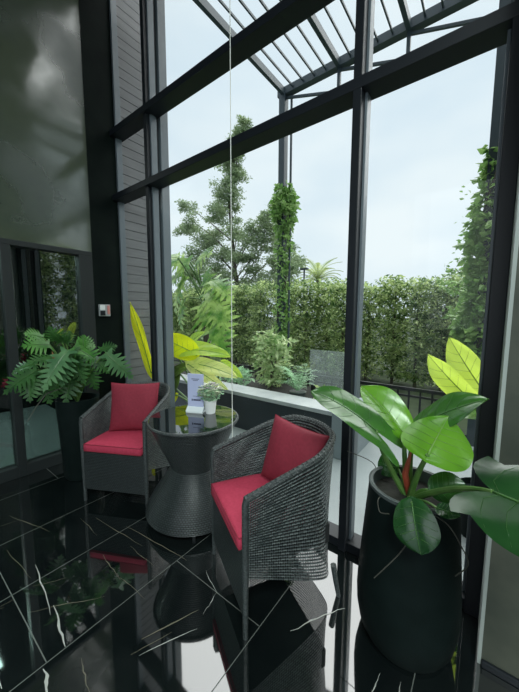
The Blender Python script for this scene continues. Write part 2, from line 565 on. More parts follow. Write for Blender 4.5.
# door_1: dark glazed sliding door in the left wall, with its fixed sidelight
d1 = MB()
d1.box(XL - 0.10, XL + 0.006, -1.9, DY1 - 0.002, DT - 0.045, DT)
d1.box(XL - 0.10, XL + 0.006, DY1 - 0.125, DY1 - 0.002, 0, DT - 0.045)
d1.box(XL - 0.10, XL + 0.006, 0.695, 0.76, 0, DT - 0.045)
d1.box(XL - 0.10, XL + 0.006, -1.9, -1.82, 0, DT - 0.045)
d1.box(XL - 0.10, XL + 0.004, -1.82, 0.695, 0, 0.10)
d1.box(XL - 0.10, XL + 0.004, 0.76, DY1 - 0.125, 0, 0.10)
door = struct('door_1', d1, M['doorframe'], bevel=0.003)
struct('glass', MB().box(XL - 0.055, XL - 0.045, 0.755, DY1 - 0.12, 0.10, DT - 0.04), M['doorglass'], door)
struct('sidelight_glass', MB().box(XL - 0.055, XL - 0.045, -1.83, 0.70, 0.10, DT - 0.04), M['doorglass'], door)
# dim room behind the door glass
rb = MB()
rb.box(XL - 2.4, XL - 2.3, -2.2, 1.7, 0, 2.6)
rb.box(XL - 2.3, XL - 0.22, -2.2, 1.7, -0.05, 0.0)
rb.box(XL - 2.3, XL - 0.22, -2.2, 1.7, 2.5, 2.6)
rb.box(XL - 2.3, XL - 0.22, -2.2, -2.1, 0, 2.5)
rb.box(XL - 2.3, XL - 0.22, 1.6, 1.7, 0, 2.5)
struct('wall_inner', rb, M['darkpaint'])
struct('floor_inner', MB().box(XL - 2.3, XL - 0.22, -2.1, 1.6, 0.0, 0.01), M['terrace'])
light('inner_floor_fill', 'AREA', (XL - 1.2, 0.2, 2.4), (0, 0, -1), 75, (0.85, 1.0, 0.95), size=0.8)  # unseen fill added to brighten the floor behind the door glass

# window_1: charcoal curtain-wall frame, two storeys of glazing
YG = 1.715                       # glass line
ZW = ZC
wf = MB()
for z0, z1 in ((2.583, 2.640), (3.203, 3.262)):
    wf.box(XL + 0.004, XW, YF, YG + 0.05, z0, z1)
wf.box(XL + 0.004, XW, YF + 0.02, YG + 0.05, 0.0, 0.055)                # bottom rail
wf.box(-0.640, -0.594, YF + 0.003, YG + 0.05, 0.0, ZW)                  # centre mullion
wf.box(-2.585, -2.540, YF + 0.02, YG + 0.05, 0.0, ZW)                   # left mullion
wf.box(-0.003, XW, YF + 0.003, YG + 0.05, 0.0, ZW)                      # right post
win = struct('window_1', wf, M['frame'], bevel=0.003)
gf = MB()
for xa, xb in ((XL + 0.004, XL + 0.03), (-2.540, -2.522), (-0.594, -0.580), (-0.655, -0.640), (-0.016, -0.003)):
    gf.box(xa, xb, YG - 0.03, YG + 0.03, 0.055, ZW)
struct('window_frame', gf, M['frame2'], win, bevel=0.002)
for i, (xa, xb) in enumerate(((XL + 0.03, -2.585), (-2.522, -0.655), (-0.580, -0.016))):
    g = MB()
    for z0, z1 in ((0.055, 2.585), (2.640, 3.203), (3.26, ZW)):
        g.add([(xa, YG, z0), (xb, YG, z0), (xb, YG, z1), (xa, YG, z1)], [(0, 1, 2, 3)])
    struct('window_pane', g, M['glass'], win)

# ------------------------------------------------------------ outside: building, terrace, ground
sd = MB()
sd.box(XL - 0.30, XL - 0.012, YF + 0.10, 2.20, -0.05, 5.6)
zz = -0.02
while zz < 5.5:
    sd.box(XL - 0.012, XL, YF + 0.11, 2.20, zz, zz + 0.088)
    zz += 0.094
struct('wall_outer', sd, M['siding'])
struct('trim_3', MB().box(-2.65, -2.515, 1.78, 1.865, -0.05, 5.6), M['frame2'], bevel=0.004)
struct('terrace', MB().box(XL - 0.3, 5, YF + 0.10, 4.2, -0.12, -0.015), M['terrace'])
struct('ground', MB().box(-40, 30, 4.2, 60, -0.4, -0.12), M['ground'])
# low planter wall with a pale coping and a grey end pier
pw = MB().box(-6.0, -1.19, 2.77, 3.02, -0.015, 0.415)
struct('wall_planter', pw, M['darkwall'])
struct('trim_4', MB().box(-6.0, -1.185, 2.745, 3.055, 0.415, 0.46), M['cap'], bevel=0.004)
struct('trim_5', MB().box(-1.185, -0.985, 2.75, 3.45, -0.015, 0.46), M['pier'], bevel=0.004)
struct('planter_bed', MB().box(-6.0, -1.19, 3.055, 4.02, -0.015, 0.34), M['soil'])
struct('wall_boundary', MB().box(-16, 12, 8.6, 8.75, -0.12, 1.35), M['housewall'])

# black railing at the edge of the terrace
rail = thing('railing', 'black metal railing with thin balusters in front of the tall hedge', 'railing', (0, 4.10, -0.015))
r = MB()
r.box(-6.2, 2.5, -0.02, 0.02, 0.49, 0.53)
r.box(-6.2, 2.5, -0.012, 0.012, 0.41, 0.435)
r.box(-6.2, 2.5, -0.012, 0.012, 0.04, 0.065)
link('rails', r, M['blackmetal'], rail)
x = -6.2
k = 0
while x < 2.5:
    w = 0.022 if k % 8 == 0 else 0.011
    if x > -4.9 and x < 0.5:
        link('baluster', MB().box(x - w, x + w, -w * 0.8, w * 0.8, 0.0, 0.49), M['blackmetal'], rail)
    x += 0.13
    k += 1

# glass screen panel
gs = thing('glass_screen', 'pale glass screen panel standing in front of the hedge beside centre mullion', 'screen', (-1.72, 3.78, 0.34))
link('panel', MB().box(-0.26, 0.26, -0.006, 0.006, 0.09, 0.60), M['screenglass'], gs)
for fx in (-0.2, 0.2):
    link('foot', MB().box(fx - 0.02, fx + 0.02, -0.03, 0.03, 0.0, 0.10), M['blackmetal'], gs)

# pergola
pg = thing('pergola', 'grey steel pergola with slatted roof outside the tall window', 'pergola', (0, 0, 0))
PZ, PY = 4.62, 4.0
for px in (-2.62, -0.06):
    link('post', MB().box(px - 0.05, px + 0.05, PY - 0.05, PY + 0.05, -0.015, PZ), M['steel'], pg)
link('downpipe', MB().tube([(-2.50, PY + 0.03, 0.3), (-2.50, PY + 0.03, PZ)], 0.018), M['steel'], pg)
link('front_beam', MB().box(-2.70, 3.0, PY - 0.05, PY + 0.05, PZ, PZ + 0.10), M['steel'], pg)
bays = [-2.60, -1.76, -0.93, -0.10, 0.73]
for i, bx in enumerate(bays):
    link('rafter', MB().box(bx - 0.025, bx + 0.025, 1.98, PY - 0.05, PZ, PZ + 0.09), M['steel'], pg)
    if i:
        link('hanger', MB().box(bx - 0.02, bx + 0.02, PY - 0.02, PY + 0.02, PZ - 0.30, PZ), M['steel'], pg)
    if i < 4:
        link('brace', MB().bar((bx, PY, PZ - 0.02), (bays[i + 1], PY, PZ - 0.28), 0.03, 0.03), M['steel'], pg)
        for k in range(1, 5):
            sx = bx + (bays[i + 1] - bx) * k / 5
            link('slat', MB().box(sx - 0.009, sx + 0.009, 1.98, PY - 0.05, PZ + 0.03, PZ + 0.055), M['steel'], pg)
link('rear_beam', MB().box(-2.70, 3.0, 1.90, 1.98, PZ, PZ + 0.10), M['steel'], pg)

# ------------------------------------------------------------ foliage helpers
def leaf_cards(mb, centers, size, rng, droop=0.3, aspect=0.42, mi=0):
    # many small pointed leaves (six-sided, folded along the midrib)
    n = len(centers)
    c = np.asarray(centers)
    d = rng.normal(size=(n, 3))
    d[:, 2] = d[:, 2] * 0.6 - droop
    d /= np.linalg.norm(d, axis=1)[:, None]
    a = rng.normal(size=(n, 3))
    s = np.cross(d, a)
    s /= np.linalg.norm(s, axis=1)[:, None] + 1e-9
    nn = np.cross(s, d)
    L = size * rng.uniform(0.6, 1.3, size=(n, 1))
    W = L * aspect
    p0 = c
    p1 = c + d * L * 0.45 + s * W * 0.5 + nn * W * 0.12
    p2 = c + d * L
    p3 = c + d * L * 0.45 - s * W * 0.5 + nn * W * 0.12
    verts = np.stack([p0, p1, p2, p3], axis=1).reshape(-1, 3)
    o = len(mb.v)
    mb.v += [tuple(t) for t in verts.tolist()]
    for i in range(n):
        k = o + 4 * i
        mb.f.append([k, k + 1, k + 2])
        mb.f.append([k, k + 2, k + 3])
        mb.uv += [None, None]
        mb.mi += [mi, mi]

def blob(rng, c, r, n, shell=0.5):
    p = rng.normal(size=(n, 3))
    p /= np.linalg.norm(p, axis=1)[:, None]
    rad = rng.uniform(shell, 1.0, size=(n, 1)) ** 0.6
    return np.asarray(c) + p * rad * np.asarray(r)

def bez(a, b, c, t):
    return a * (1 - t) ** 2 + b * (2 * t * (1 - t)) + c * t * t

class LeafFrame:
    """Maps (distance along the midrib, distance across) onto a curved, folded blade."""
    def __init__(s, base, tip, up, sag=0.12, fold=0.35, curl=0.0):
        s.a, s.c = V(base), V(tip)
        t = s.c - s.a
        s.L = t.length
        up = V(up)
        up = (up - t.normalized() * up.dot(t.normalized())).normalized()
        s.up = up
        s.b = (s.a + s.c) / 2 + up * (sag * s.L)
        s.fold, s.curl = fold, curl
    def __call__(s, u, v):
        t = u / s.L
        p = bez(s.a, s.b, s.c, t)
        tg = ((s.b - s.a) * (1 - t) + (s.c - s.b) * t).normalized()
        lat = tg.cross(s.up).normalized()
        nrm = lat.cross(tg)
        av = abs(v)
        return p + lat * (v * math.cos(s.fold)) + nrm * (av * math.sin(s.fold) - s.curl * av * av / s.L)

def heart_leaf(mb, fr, W, lobe=0.22, wave=0.02, seed=0, nu=18, nv=12, peak=0.36, rib=True):
    ph = seed * 1.7
    def prof(t):
        if t < peak:
            return math.sin(PI / 2 * (t / peak) ** 0.55)
        return math.cos(PI / 2 * ((t - peak) / (1 - peak)) ** 1.25) ** 0.8
    L = fr.L
    def fn(t, s):
        w = W / 2 * max(prof(t), 0.0)
        if lobe >= 0.28:                                   # deep rounded lobes either side of the stalk
            w = W / 2 * max(prof(t), 0.86 * max(0.0, 1 - t / 0.5) ** 0.5)
            back = lobe * L * math.sin(PI * 0.74 * abs(s) ** 0.9) * max(0.0, 1 - t / 0.6) ** 1.6
        else:
            back = lobe * L * (abs(s) ** 0.8) * max(0.0, 1 - t / 0.55) ** 2
        u = t * L - back
        v = s * w
        p = fr(u, v)
        z = wave * L * math.sin(9 * t + 5 * s + ph) * abs(s) ** 2
        return p + fr.up * z
    mb.grid(fn, [i / nu for i in range(nu + 1)], [-1 + 2 * j / nv for j in range(nv + 1)])
    if rib:
        pts = [fr(fr.L * i / 10, 0) + fr.up * 0.0015 for i in range(11)]
        mb.tube(pts, [0.0035 * (1 - 0.75 * i / 10) * (L / 0.25) ** 0.5 for i in range(11)], 5, mi=1)
        for k in range(5):
            t0 = 0.06 + 0.15 * k
            for sg in (-1, 1):
                q = [fn(min(t0 + 0.16 * f, 0.97), sg * f * 0.92) + fr.up * 0.001 for f in (0.0, 0.35, 0.7, 1.0)]
                mb.tube(q, [0.0012, 0.001, 0.0008, 0.0005], 3, mi=1)

def split_leaf(mb, fr, W, lobes=7, seed=0, gap=0.24, web=0.36):
    """A leaf cut nearly to the midrib into fingers on either side."""
    rg = random.Random(seed)
    L = fr.L
    def half(t):
        return W / 2 * (0.55 + 0.65 * math.sin(PI * min(1, t * 1.05 + 0.12))) * (1 - 0.55 * max(0, t - 0.6) / 0.4)
    us = [L * i / 14 for i in range(15)]
    mb.grid(lambda u, s: fr(u, s * half(u / L) * web * (1.05 - 0.9 * (u / L) ** 4)), us, [-1, -0.5, 0, 0.5, 1])
    for sg in (-1, 1):
        for k in range(lobes):
            t = (k + 0.2) / lobes
            hw = half(t) * rg.uniform(0.85, 1.1)
            wd = L / lobes * (1 - gap) * 1.1
            ang = 0.15 + 0.75 * t - (0.75 if k == 0 else 0)
            q = []
            for i in range(5):
                f = i / 4
                ww = wd * (1.0, 1.05, 0.95, 0.6, 0.06)[i] * 0.5
                u = t * L + wd * 0.5 + math.sin(ang) * hw * f * 0.75
                v = sg * hw * (0.12 + 0.88 * f)
                q.append((fr(u - ww, v), fr(u + ww, v)))
            vs = [p for pr in q for p in pr]
            mb.add(vs, [(2 * i, 2 * i + 1, 2 * i + 3, 2 * i + 2) for i in range(4)])
    # end finger
    q = []
    for i in range(4):
        f = i / 3
        u = L * (0.9 + 0.22 * f)
        w = W * 0.09 * (1, 0.9, 0.55, 0.04)[i]
        q += [fr(u, -w), fr(u, w)]
    mb.add(q, [(2 * i, 2 * i + 1, 2 * i + 3, 2 * i + 2) for i in range(3)])
    mb.tube([fr(L * i / 8, 0) + fr.up * 0.001 for i in range(9)], [0.004 * (1 - 0.08 * i) for i in range(9)], 4, mi=1)

def curve_pts(a, b, c, n=10):
    a, b, c = V(a), V(b), V(c)
    return [bez(a, b, c, i / n) for i in range(n + 1)]

# ------------------------------------------------------------ chairs
W0, D0, KA = 0.538, 0.585, 0.262
ZA, ZBK = 0.645, 0.795

def upath(w, d, k, n=48):
    """Horseshoe plan: up one side, round the back, down the other; returns points and lengths."""
    L1 = d - k
    La = PI / 2 * (w / 2 + k)
    tot = 2 * L1 + La
    out = []
    for i in range(n + 1):
        s = tot * i / n
        if s < L1:
            out.append((-w / 2, s, s))
        elif s < L1 + La:
            a = PI - (s - L1) / La * PI
            out.append((w / 2 * math.cos(a), L1 + k * math.sin(a), s))
        else:
            out.append((w / 2, tot - s, s))
    return out

def box_path(w, d, n=48, p=5.0):
    """Squarer plan for the foot of the shell, matched point for point with upath."""
    out = []
    for i in range(n + 1):
        a = PI - PI * i / n
        cx, sy = math.cos(a), math.sin(a)
        den = (abs(cx) ** p + abs(sy) ** p) ** (1 / p)
        out.append((w / 2 * cx / den, d * sy / den))
    return out

def rim_z(y):
    return ZA + (ZBK - ZA) * min(max(y / (D0 * 0.85), 0), 1)

def make_chair(label):
    t = thing('tub_chair', label, 'chair')
    N, Mv = 48, 12
    top = upath(W0, D0, KA, N)
    bot = box_path(W0 - 0.01, 0.495, N, 7.0)
    def foot_z(y):
        return 0.29 - 0.19 * min(max(y / 0.45, 0), 1)
    def outer(i, v):
        x1, y1, s = top[i]
        x0, y0 = bot[i]
        e = v ** 0.8
        z = foot_z(y0) + (rim_z(y1) - foot_z(y0)) * v
        return (x0 + (x1 - x0) * e, y0 + (y1 - y0) * e, z)
    vs = [j / Mv for j in range(Mv + 1)]
    sh = MB()
    sh.grid(outer, list(range(N + 1)), vs, lambda i, v: (top[i][2], v * 0.55))
    tin = upath(W0 - 0.056, D0 - 0.030, KA - 0.02, N)
    bin_ = box_path(W0 - 0.07, 0.44, N)
    def inner(i, v):
        x1, y1, s = tin[i]
        x0, y0 = bin_[i]
        z = 0.36 + (rim_z(y1) - 0.36) * v
        e = 0.25 + 0.75 * v
        return (x0 + (x1 - x0) * e, y0 + (y1 - y0) * e, z)
    sh.grid(inner, list(range(N, -1, -1)), vs, lambda i, v: (tin[i][2], v * 0.42))
    link('wicker_shell', sh, M['wicker'], t, smooth=True)
    # braided rim
    rm = MB()
    tm = upath(W0 - 0.026, D0 - 0.014, KA - 0.01, 64)
    rp = [(p[0], p[1], rim_z(p[1])) for p in tm]
    rm.tube(rp, 0.0165, 8)
    for i in range(0, 64):
        a, b = V(rp[i]), V(rp[i + 1])
        mid = (a + b) / 2
        dn = (b - a).normalized()
        sdv = dn.cross(V((0, 0, 1))).normalized()
        rm.tube([mid - dn * 0.010 - sdv * 0.017, mid + V((0, 0, 0.018)), mid + dn * 0.010 + sdv * 0.017], 0.0045, 5)
    link('rim', rm, M['wrap'], t, smooth=True)
    for sx in (-1, 1):
        xx = sx * (W0 / 2 - 0.012)
        link('leg', MB().tube([(xx, 0.0, 0.0), (xx, 0, 0.3), (xx, 0, 0.62), (xx, 0.006, ZA)], [0.012, 0.015, 0.016, 0.016], 10), M['wrap'], t, smooth=True)
    for sx in (-1, 1):
        link('leg', MB().tube([(sx * 0.262, 0.505, 0.0), (sx * 0.256, 0.490, 0.08), (sx * 0.248, 0.478, 0.17)], [0.011, 0.013, 0.015], 8), M['wrap'], t, smooth=True)
    ap = MB()
    ap.grid(lambda u, v: (u * (W0 / 2 - 0.02), -0.008, 0.10 + 0.30 * v), [-1 + 0.1 * i for i in range(21)], [j / 6 for j in range(7)], lambda u, v: (u * 0.25, v * 0.30))
    link('apron', ap, M['tablewicker'], t)
    dk = MB().box(-W0 / 2 + 0.025, W0 / 2 - 0.025, 0.0, 0.45, 0.30, 0.398)
    link('seat_deck', dk, M['deck'], t)
    # padded seat cushion, rounded at the back
    cu = MB()
    def ring(ins, z):
        w, d = W0 - 0.075 - 2 * ins, 0.47 - ins
        pts = [(p[0], p[1]) for p in box_path(w, d, 30, 3.4)]
        pts = [(px, max(py, -0.02 + ins)) for px, py in pts]
        m = len(pts)
        fr = [(pts[-1][0] + (pts[0][0] - pts[-1][0]) * f, -0.022 + ins) for f in [q / 14 for q in range(1, 14)]]
        full = [(pts[0][0], -0.022 + ins)] + pts[1:-1] + [(pts[-1][0], -0.022 + ins)] + fr
        return [(px, py, z) for px, py in full]
    layers = [(0.02, 0.400), (0.006, 0.404), (0.0, 0.414), (0.0, 0.448), (0.004, 0.458), (0.014, 0.465), (0.05, 0.470), (0.12, 0.474), (0.19, 0.476)]
    allv, fcs = [], []
    for ins, z in layers:
        allv.append(ring(ins, z))
    m = len(allv[0])
    flat = [p for rr in allv for p in rr]
    for i in range(len(layers) - 1):
        for k2 in range(m):
            fcs.append((i * m + k2, (i + 1) * m + k2, (i + 1) * m + (k2 + 1) % m, i * m + (k2 + 1) % m))
    fcs.append(tuple(range(m)))
    fcs.append(tuple((len(layers) - 1) * m + k2 for k2 in range(m))[::-1])
    cu.add(flat, fcs)
    cs = link('seat_cushion', cu, M['red'], t, smooth='all')
    cs['label'] = 'crimson padded seat cushion'
    for z, i0 in ((0.407, 0.001), (0.457, 0.002)):
        rg_ = ring(i0, z)
        link('piping', MB().tube(rg_ + [rg_[0]], 0.0035, 5), M['seam'], cs, smooth=True)
    return t

FRONT_LOC, FRONT_ROT = (-0.987, 1.028, 0.0), -0.502
LEFT_LOC, LEFT_ROT = (-2.14, 1.03, 0.0), 0.48
chair = make_chair('dark wicker tub chair nearest the camera with its back to the glass')
chair.location = FRONT_LOC
chair.rotation_euler = (0, 0, FRONT_ROT)
chair['group'] = 'wicker tub chairs at the table'
copy_thing(chair, LEFT_LOC, LEFT_ROT, 'dark wicker tub chair beside the left column and split-leaf plant')

def make_pillow(label, loc_chair, rot_chair, local, size, tilt, turn, roll):
    mb = MB()
    n = 18
    S = size / 2
    def surf(sgn):
        def fn(u, v):
            cu = 1 - 0.07 * (1 - u * u) * (v * v)          # slightly waisted edges, pointed corners
            cv = 1 - 0.07 * (1 - v * v) * (u * u)
            th = 0.075 * ((1 - u * u) * (1 - v * v)) ** 0.42
            wr = 0.004 * math.sin(6 * u + 3 * v) * (1 - u * u) * (1 - v * v)
            return (u * S * cv, sgn * th + wr, v * S * cu)
        return fn
    us = [math.sin(PI / 2 * (-1 + 2 * i / n)) for i in range(n + 1)]
    mb.grid(surf(-1), us, us)
    mb.grid(surf(1), us[::-1], us)
    o = link('throw_pillow', mb, M['red2'], None, smooth='all')
    edge = []
    f0 = surf(0)
    for a, b in [(u, -1) for u in us] + [(1, v) for v in us] + [(u, 1) for u in us[::-1]] + [(-1, v) for v in us[::-1]]:
        edge.append(f0(a, b))
    link('piping', MB().tube(edge, 0.0032, 5), M['seam'], o, smooth=True)
    mr = Matrix.Rotation(rot_chair, 4, 'Z')
    o.matrix_world = Matrix.Translation(V(loc_chair)) @ mr @ Matrix.Translation(V(local)) @ Matrix.Rotation(turn, 4, 'Z') @ Matrix.Rotation(tilt, 4, 'X') @ Matrix.Rotation(roll, 4, 'Y')
    tag(o, label, 'pillow', 'red throw pillows')
    return o
make_pillow('dark red pillow propped in the back of the chair nearest the camera', FRONT_LOC, FRONT_ROT, (0.015, 0.370, 0.655), 0.355, -0.25, 0.42, 0.09)
make_pillow('red pillow propped upright in the tub chair beside the left column', LEFT_LOC, LEFT_ROT, (0.0, 0.285, 0.662), 0.395, -0.20, 0.20, 0.0)

# ------------------------------------------------------------ table and what stands on it
TX, TY = -1.605, 1.345
tb = thing('round_table', 'round hourglass wicker table with black glass top between the two chairs', 'table', (TX, TY, 0))
link('wicker_body', MB().lathe([(0.325, 0.050), (0.340, 0.060), (0.338, 0.085), (0.292, 0.17), (0.225, 0.27), (0.168, 0.352), (0.164, 0.362), (0.182, 0.41), (0.240, 0.54), (0.292, 0.66), (0.304, 0.692)], 64), M['tablewicker'], tb, smooth=True)
rim_ = MB().lathe([(0.296, 0.680), (0.312, 0.684), (0.316, 0.694), (0.312, 0.703), (0.300, 0.704)], 64)
link('rim', rim_, M['wrap'], tb, smooth=True)
link('glass_top', MB().lathe([(0.0001, 0.697), (0.302, 0.697), (0.304, 0.700), (0.302, 0.705), (0.0001, 0.705)], 64), M['tableglass'], tb, smooth=True)
link('base', MB().lathe([(0.0001, 0.046), (0.320, 0.046), (0.325, 0.052), (0.0001, 0.060)], 48), M['deck'], tb)
for a in (-0.75, 0.82, 2.39, 3.96):
    link('leg', MB().tube([(0.255 * math.cos(a), 0.255 * math.sin(a), 0), (0.255 * math.cos(a), 0.255 * math.sin(a), 0.052)], 0.011, 8), M['plate'], tb)

cd = thing('menu_stand', 'lilac menu card in a clear acrylic stand on the table', 'menu stand', (-1.675, 1.425, 0.705), 0.42)
link('base', MB().box(-0.066, 0.066, -0.035, 0.035, 0.0, 0.012).add([(-0.066, -0.035, 0.012), (0.066, -0.035, 0.012), (0.066, 0.0, 0.045), (-0.066, 0.0, 0.045), (0.066, 0.035, 0.012), (-0.066, 0.035, 0.012)], [(0, 1, 2, 3), (3, 2, 4, 5)]), M['acrylic'], cd, bevel=0.002)
link('card', MB().box(-0.062, 0.062, -0.004, 0.004, 0.03, 0.285), M['card'], cd)
for x0, x1, z0, z1 in ((-0.03, 0.03, 0.245, 0.250), (-0.02, 0.022, 0.235, 0.239), (-0.022, 0.030, 0.118, 0.121), (-0.018, 0.040, 0.085, 0.097), (-0.032, -0.022, 0.083, 0.099)):
    link('printed_line', MB().box(x0, x1, -0.0048, -0.004, z0, z1), M['ink'], cd)

fp = thing('potted_flowers', 'small white pot of cream artificial flowers on the table', 'flower pot', (-1.575, 1.475, 0.705))
link('pot', MB().lathe([(0.0001, 0.0), (0.033, 0.0), (0.036, 0.008), (0.045, 0.092), (0.047, 0.096), (0.043, 0.097), (0.040, 0.085), (0.0001, 0.085)], 28), M['white'], fp, smooth=True)
rg = np.random.default_rng(3)
fm = MB()
for c in blob(rg, (0, 0, 0.165), (0.090, 0.090, 0.06), 120, 0.55):
    if c[2] > 0.10:
        m_ = 1 if rg.random() < 0.22 and c[2] > 0.18 else 0
        for k in range(5):
            a = 2 * PI * k / 5 + c[0] * 90
            q = V(c)
            d1_ = V((math.cos(a), math.sin(a), 0.55)) * 0.014
            d2_ = V((math.cos(a + 0.9), math.sin(a + 0.9), 0.55)) * 0.014
            fm.add([q, q + d1_, q + (d1_ + d2_) * 0.75, q + d2_], [(0, 1, 2, 3)], mi=m_)
link('blossoms', fm, [M['bloom'], M['bloom2']], fp)
fs = MB()
leaf_cards(fs, blob(rg, (0, 0, 0.15), (0.085, 0.085, 0.055), 160, 0.2), 0.035, rg)
for k in range(16):
    a = 2 * PI * k / 16
    fs.tube([(0.012 * math.cos(a), 0.012 * math.sin(a), 0.08), (0.06 * math.cos(a), 0.06 * math.sin(a), 0.17)], 0.0015, 4)
link('foliage', fs, M['fern'], fp)

# ------------------------------------------------------------ large potted philodendron, right
pp = thing('potted_philodendron', 'glossy broad-leaved philodendron in a tall black pot beside the concrete wall', 'potted plant', (-0.212, 1.355, 0))
POFF = V((0.212, -1.355, 0))
link('pot', MB().lathe([(0.0001, 0.0), (0.140, 0.0), (0.166, 0.012), (0.190, 0.06), (0.203, 0.13), (0.206, 0.19), (0.202, 0.29), (0.193, 0.42), (0.183, 0.55), (0.174, 0.66), (0.172, 0.70)], 64), M['potdark'], pp, smooth=True)
link('pot_rim', MB().lathe([(0.173, 0.690), (0.174, 0.703), (0.166, 0.706), (0.156, 0.702), (0.154, 0.64)], 64), M['potrim'], pp, smooth=True)
link('soil', MB().lathe([(0.0001, 0.665), (0.08, 0.662), (0.157, 0.650)], 40), M['soil'], pp, smooth=True)
def pl(p):
    return V(p) + POFF
CROWN = V((-0.216, 1.335, 0.66))
def phil_leaf(base, tip, up, W, m, mid=None, sag=0.12, fold=0.3, curl=0.25, lobe=0.22, seed=0, pr=0.010, peak=0.36, wave=0.02):
    b = pl(base)
    fr = LeafFrame(b, pl(tip), up, sag, fold, curl)
    mb = MB()
    heart_leaf(mb, fr, W, lobe, wave, seed, peak=peak)
    lf = link('leaf', mb, [m, M['rib'] if m is M['phil_b'] else M['rib_d']], pp, smooth='all')
    c0 = CROWN + POFF
    md = pl(mid) if mid else (c0 + b) / 2 + V((0, 0, 0.08))
    link('petiole', MB().tube(curve_pts(c0 - V((0, 0, 0.02)), md, b), [pr * (1.5 - 0.07 * i) for i in range(11)], 8), M['petiole'], lf, smooth=True)
    return lf
phil_leaf((-0.345, 1.260, 0.937), (-0.615, 1.190, 1.080), (0.12, -0.30, 0.95), 0.21, M['phil'], (-0.326, 1.340, 0.774), 0.14, 0.28, 0.5, 0.42, 1, peak=0.42)
phil_leaf((-0.263, 1.400, 0.899), (-0.480, 1.460, 1.072), (0.62, -0.55, 0.55), 0.19, M['phil_b'], (-0.248, 1.360, 0.755), 0.10, 0.45, 0.2, 0.10, 2, peak=0.45)
phil_leaf((-0.143, 1.200, 0.916), (-0.099, 1.360, 1.027), (-0.05, -0.92, 0.30), 0.25, M['phil_b'], (-0.194, 1.270, 0.778), 0.06, -0.25, 0.2, 0.14, 3, peak=0.34, wave=0.03)
phil_leaf((-0.233, 1.450, 0.909), (0.021, 1.360, 1.117), (-0.1, -0.55, 0.82), 0.17, M['phil'], (-0.240, 1.400, 0.763), 0.12, 0.2, 0.4, 0.10, 4, peak=0.45)
phil_leaf((0.043, 1.050, 0.918), (0.30, 0.93, 0.925), (-0.25, -0.52, 0.82), 0.27, M['phil_d'], (-0.064, 1.200, 0.840), 0.05, 0.16, 0.3, 0.29, 5, pr=0.009, wave=0.03)
phil_leaf((-0.174, 1.130, 0.754), (-0.129, 1.075, 0.614), (0.0, -1.0, 0.25), 0.15, M['phil_d'], (-0.204, 1.220, 0.732), 0.14, 0.20, 0.5, 0.14, 6, pr=0.006, peak=0.5)
phil_leaf((-0.131, 1.280, 0.742), (-0.027, 1.320, 0.790), (-0.1, -0.7, 0.7), 0.12, M['phil_d'], (-0.175, 1.300, 0.737), 0.10, 0.25, 0.3, 0.1, 7, pr=0.006, peak=0.45)
phil_leaf((-0.102, 1.180, 0.738), (-0.030, 1.150, 0.753), (0.0, -0.7, 0.7), 0.055, M['phil_d'], (-0.149, 1.220, 0.737), 0.10, 0.3, 0.2, 0.05, 8, pr=0.005, peak=0.45)
phil_leaf((-0.284, 1.420, 0.726), (-0.383, 1.460, 0.708), (0.3, -0.8, 0.4), 0.11, M['phil_d'], (-0.249, 1.380, 0.690), 0.10, 0.3, 0.2, 0.1, 9, pr=0.006, peak=0.45)
sh_ = MB().tube([CROWN + POFF, pl((-0.234, 1.310, 0.763)), pl((-0.224, 1.320, 0.823)), pl((-0.217, 1.330, 0.869))], [0.014, 0.013, 0.008, 0.001], 8)
o_ = link('new_shoot', sh_, M['redshoot'], pp, smooth=True)
o_['label'] = 'reddish new leaf shoot'
for pts in (((-0.24, 1.24, 0.68), (-0.189, 1.150, 0.643), (-0.193, 1.140, 0.564), (-0.288, 1.120, 0.402)),
            ((-0.13, 1.23, 0.68), (-0.064, 1.150, 0.708), (-0.020, 1.160, 0.639), (-0.000, 1.200, 0.559), (-0.035, 1.220, 0.482)),
            ((-0.30, 1.24, 0.68), (-0.303, 1.180, 0.688), (-0.291, 1.170, 0.648), (-0.253, 1.150, 0.667)),
            ((-0.27, 1.38, 0.68), (-0.360, 1.420, 0.652), (-0.423, 1.500, 0.679), (-0.562, 1.520, 0.690))):
    p_ = [V(q) + POFF for q in pts]
    sm = []
    for i in range(len(p_) - 1):
        for k in range(5):
            f = k / 5
            a, b = p_[i], p_[i + 1]
            pa, nb = p_[max(i - 1, 0)], p_[min(i + 2, len(p_) - 1)]
            sm.append(0.5 * ((2 * a) + (b - pa) * f + (2 * pa - 5 * a + 4 * b - nb) * f * f + (3 * a - pa - 3 * b + nb) * f ** 3))
    sm.append(p_[-1])
    link('aerial_root', MB().tube(sm, 0.0022, 5), M['root'], pp, smooth=True)

# ------------------------------------------------------------ split-leaf plant by the door
sp = thing('potted_split_leaf_plant', 'split-leaf philodendron in a dark pot between the glass door and the left chair', 'potted plant', (-2.80, 1.06, 0))
SOFF = V((2.80, -1.06, 0))
link('pot', MB().lathe([(0.0001, 0.0), (0.120, 0.0), (0.132, 0.02), (0.158, 0.55), (0.164, 0.69), (0.166, 0.70), (0.150, 0.70), (0.148, 0.64), (0.0001, 0.64)], 48), M['potdark'], sp, smooth=True)
SC0 = V((0, 0, 0.66))
def s_leaf(base, tip, up, W, m, seed, lobes=7, sag=0.12, curl=0.4):
    b = V(base) + SOFF
    fr = LeafFrame(b, V(tip) + SOFF, up, sag, 0.15, curl)
    mb = MB()
    split_leaf(mb, fr, W, lobes, seed)
    lf = link('leaf', mb, [m, M['rib_d']], sp)
    md = (SC0 + b) / 2 + V((0, 0, 0.12))
    link('petiole', MB().tube(curve_pts(SC0, md, b), [0.008 - 0.0003 * i for i in range(11)], 6), M['petiole'], lf, smooth=True)
s_leaf((-2.800, 0.882, 1.172), (-2.790, 0.709, 1.178), (0.47, -0.6, 0.41), 0.18, M['selloum_lit'], 1, 7)
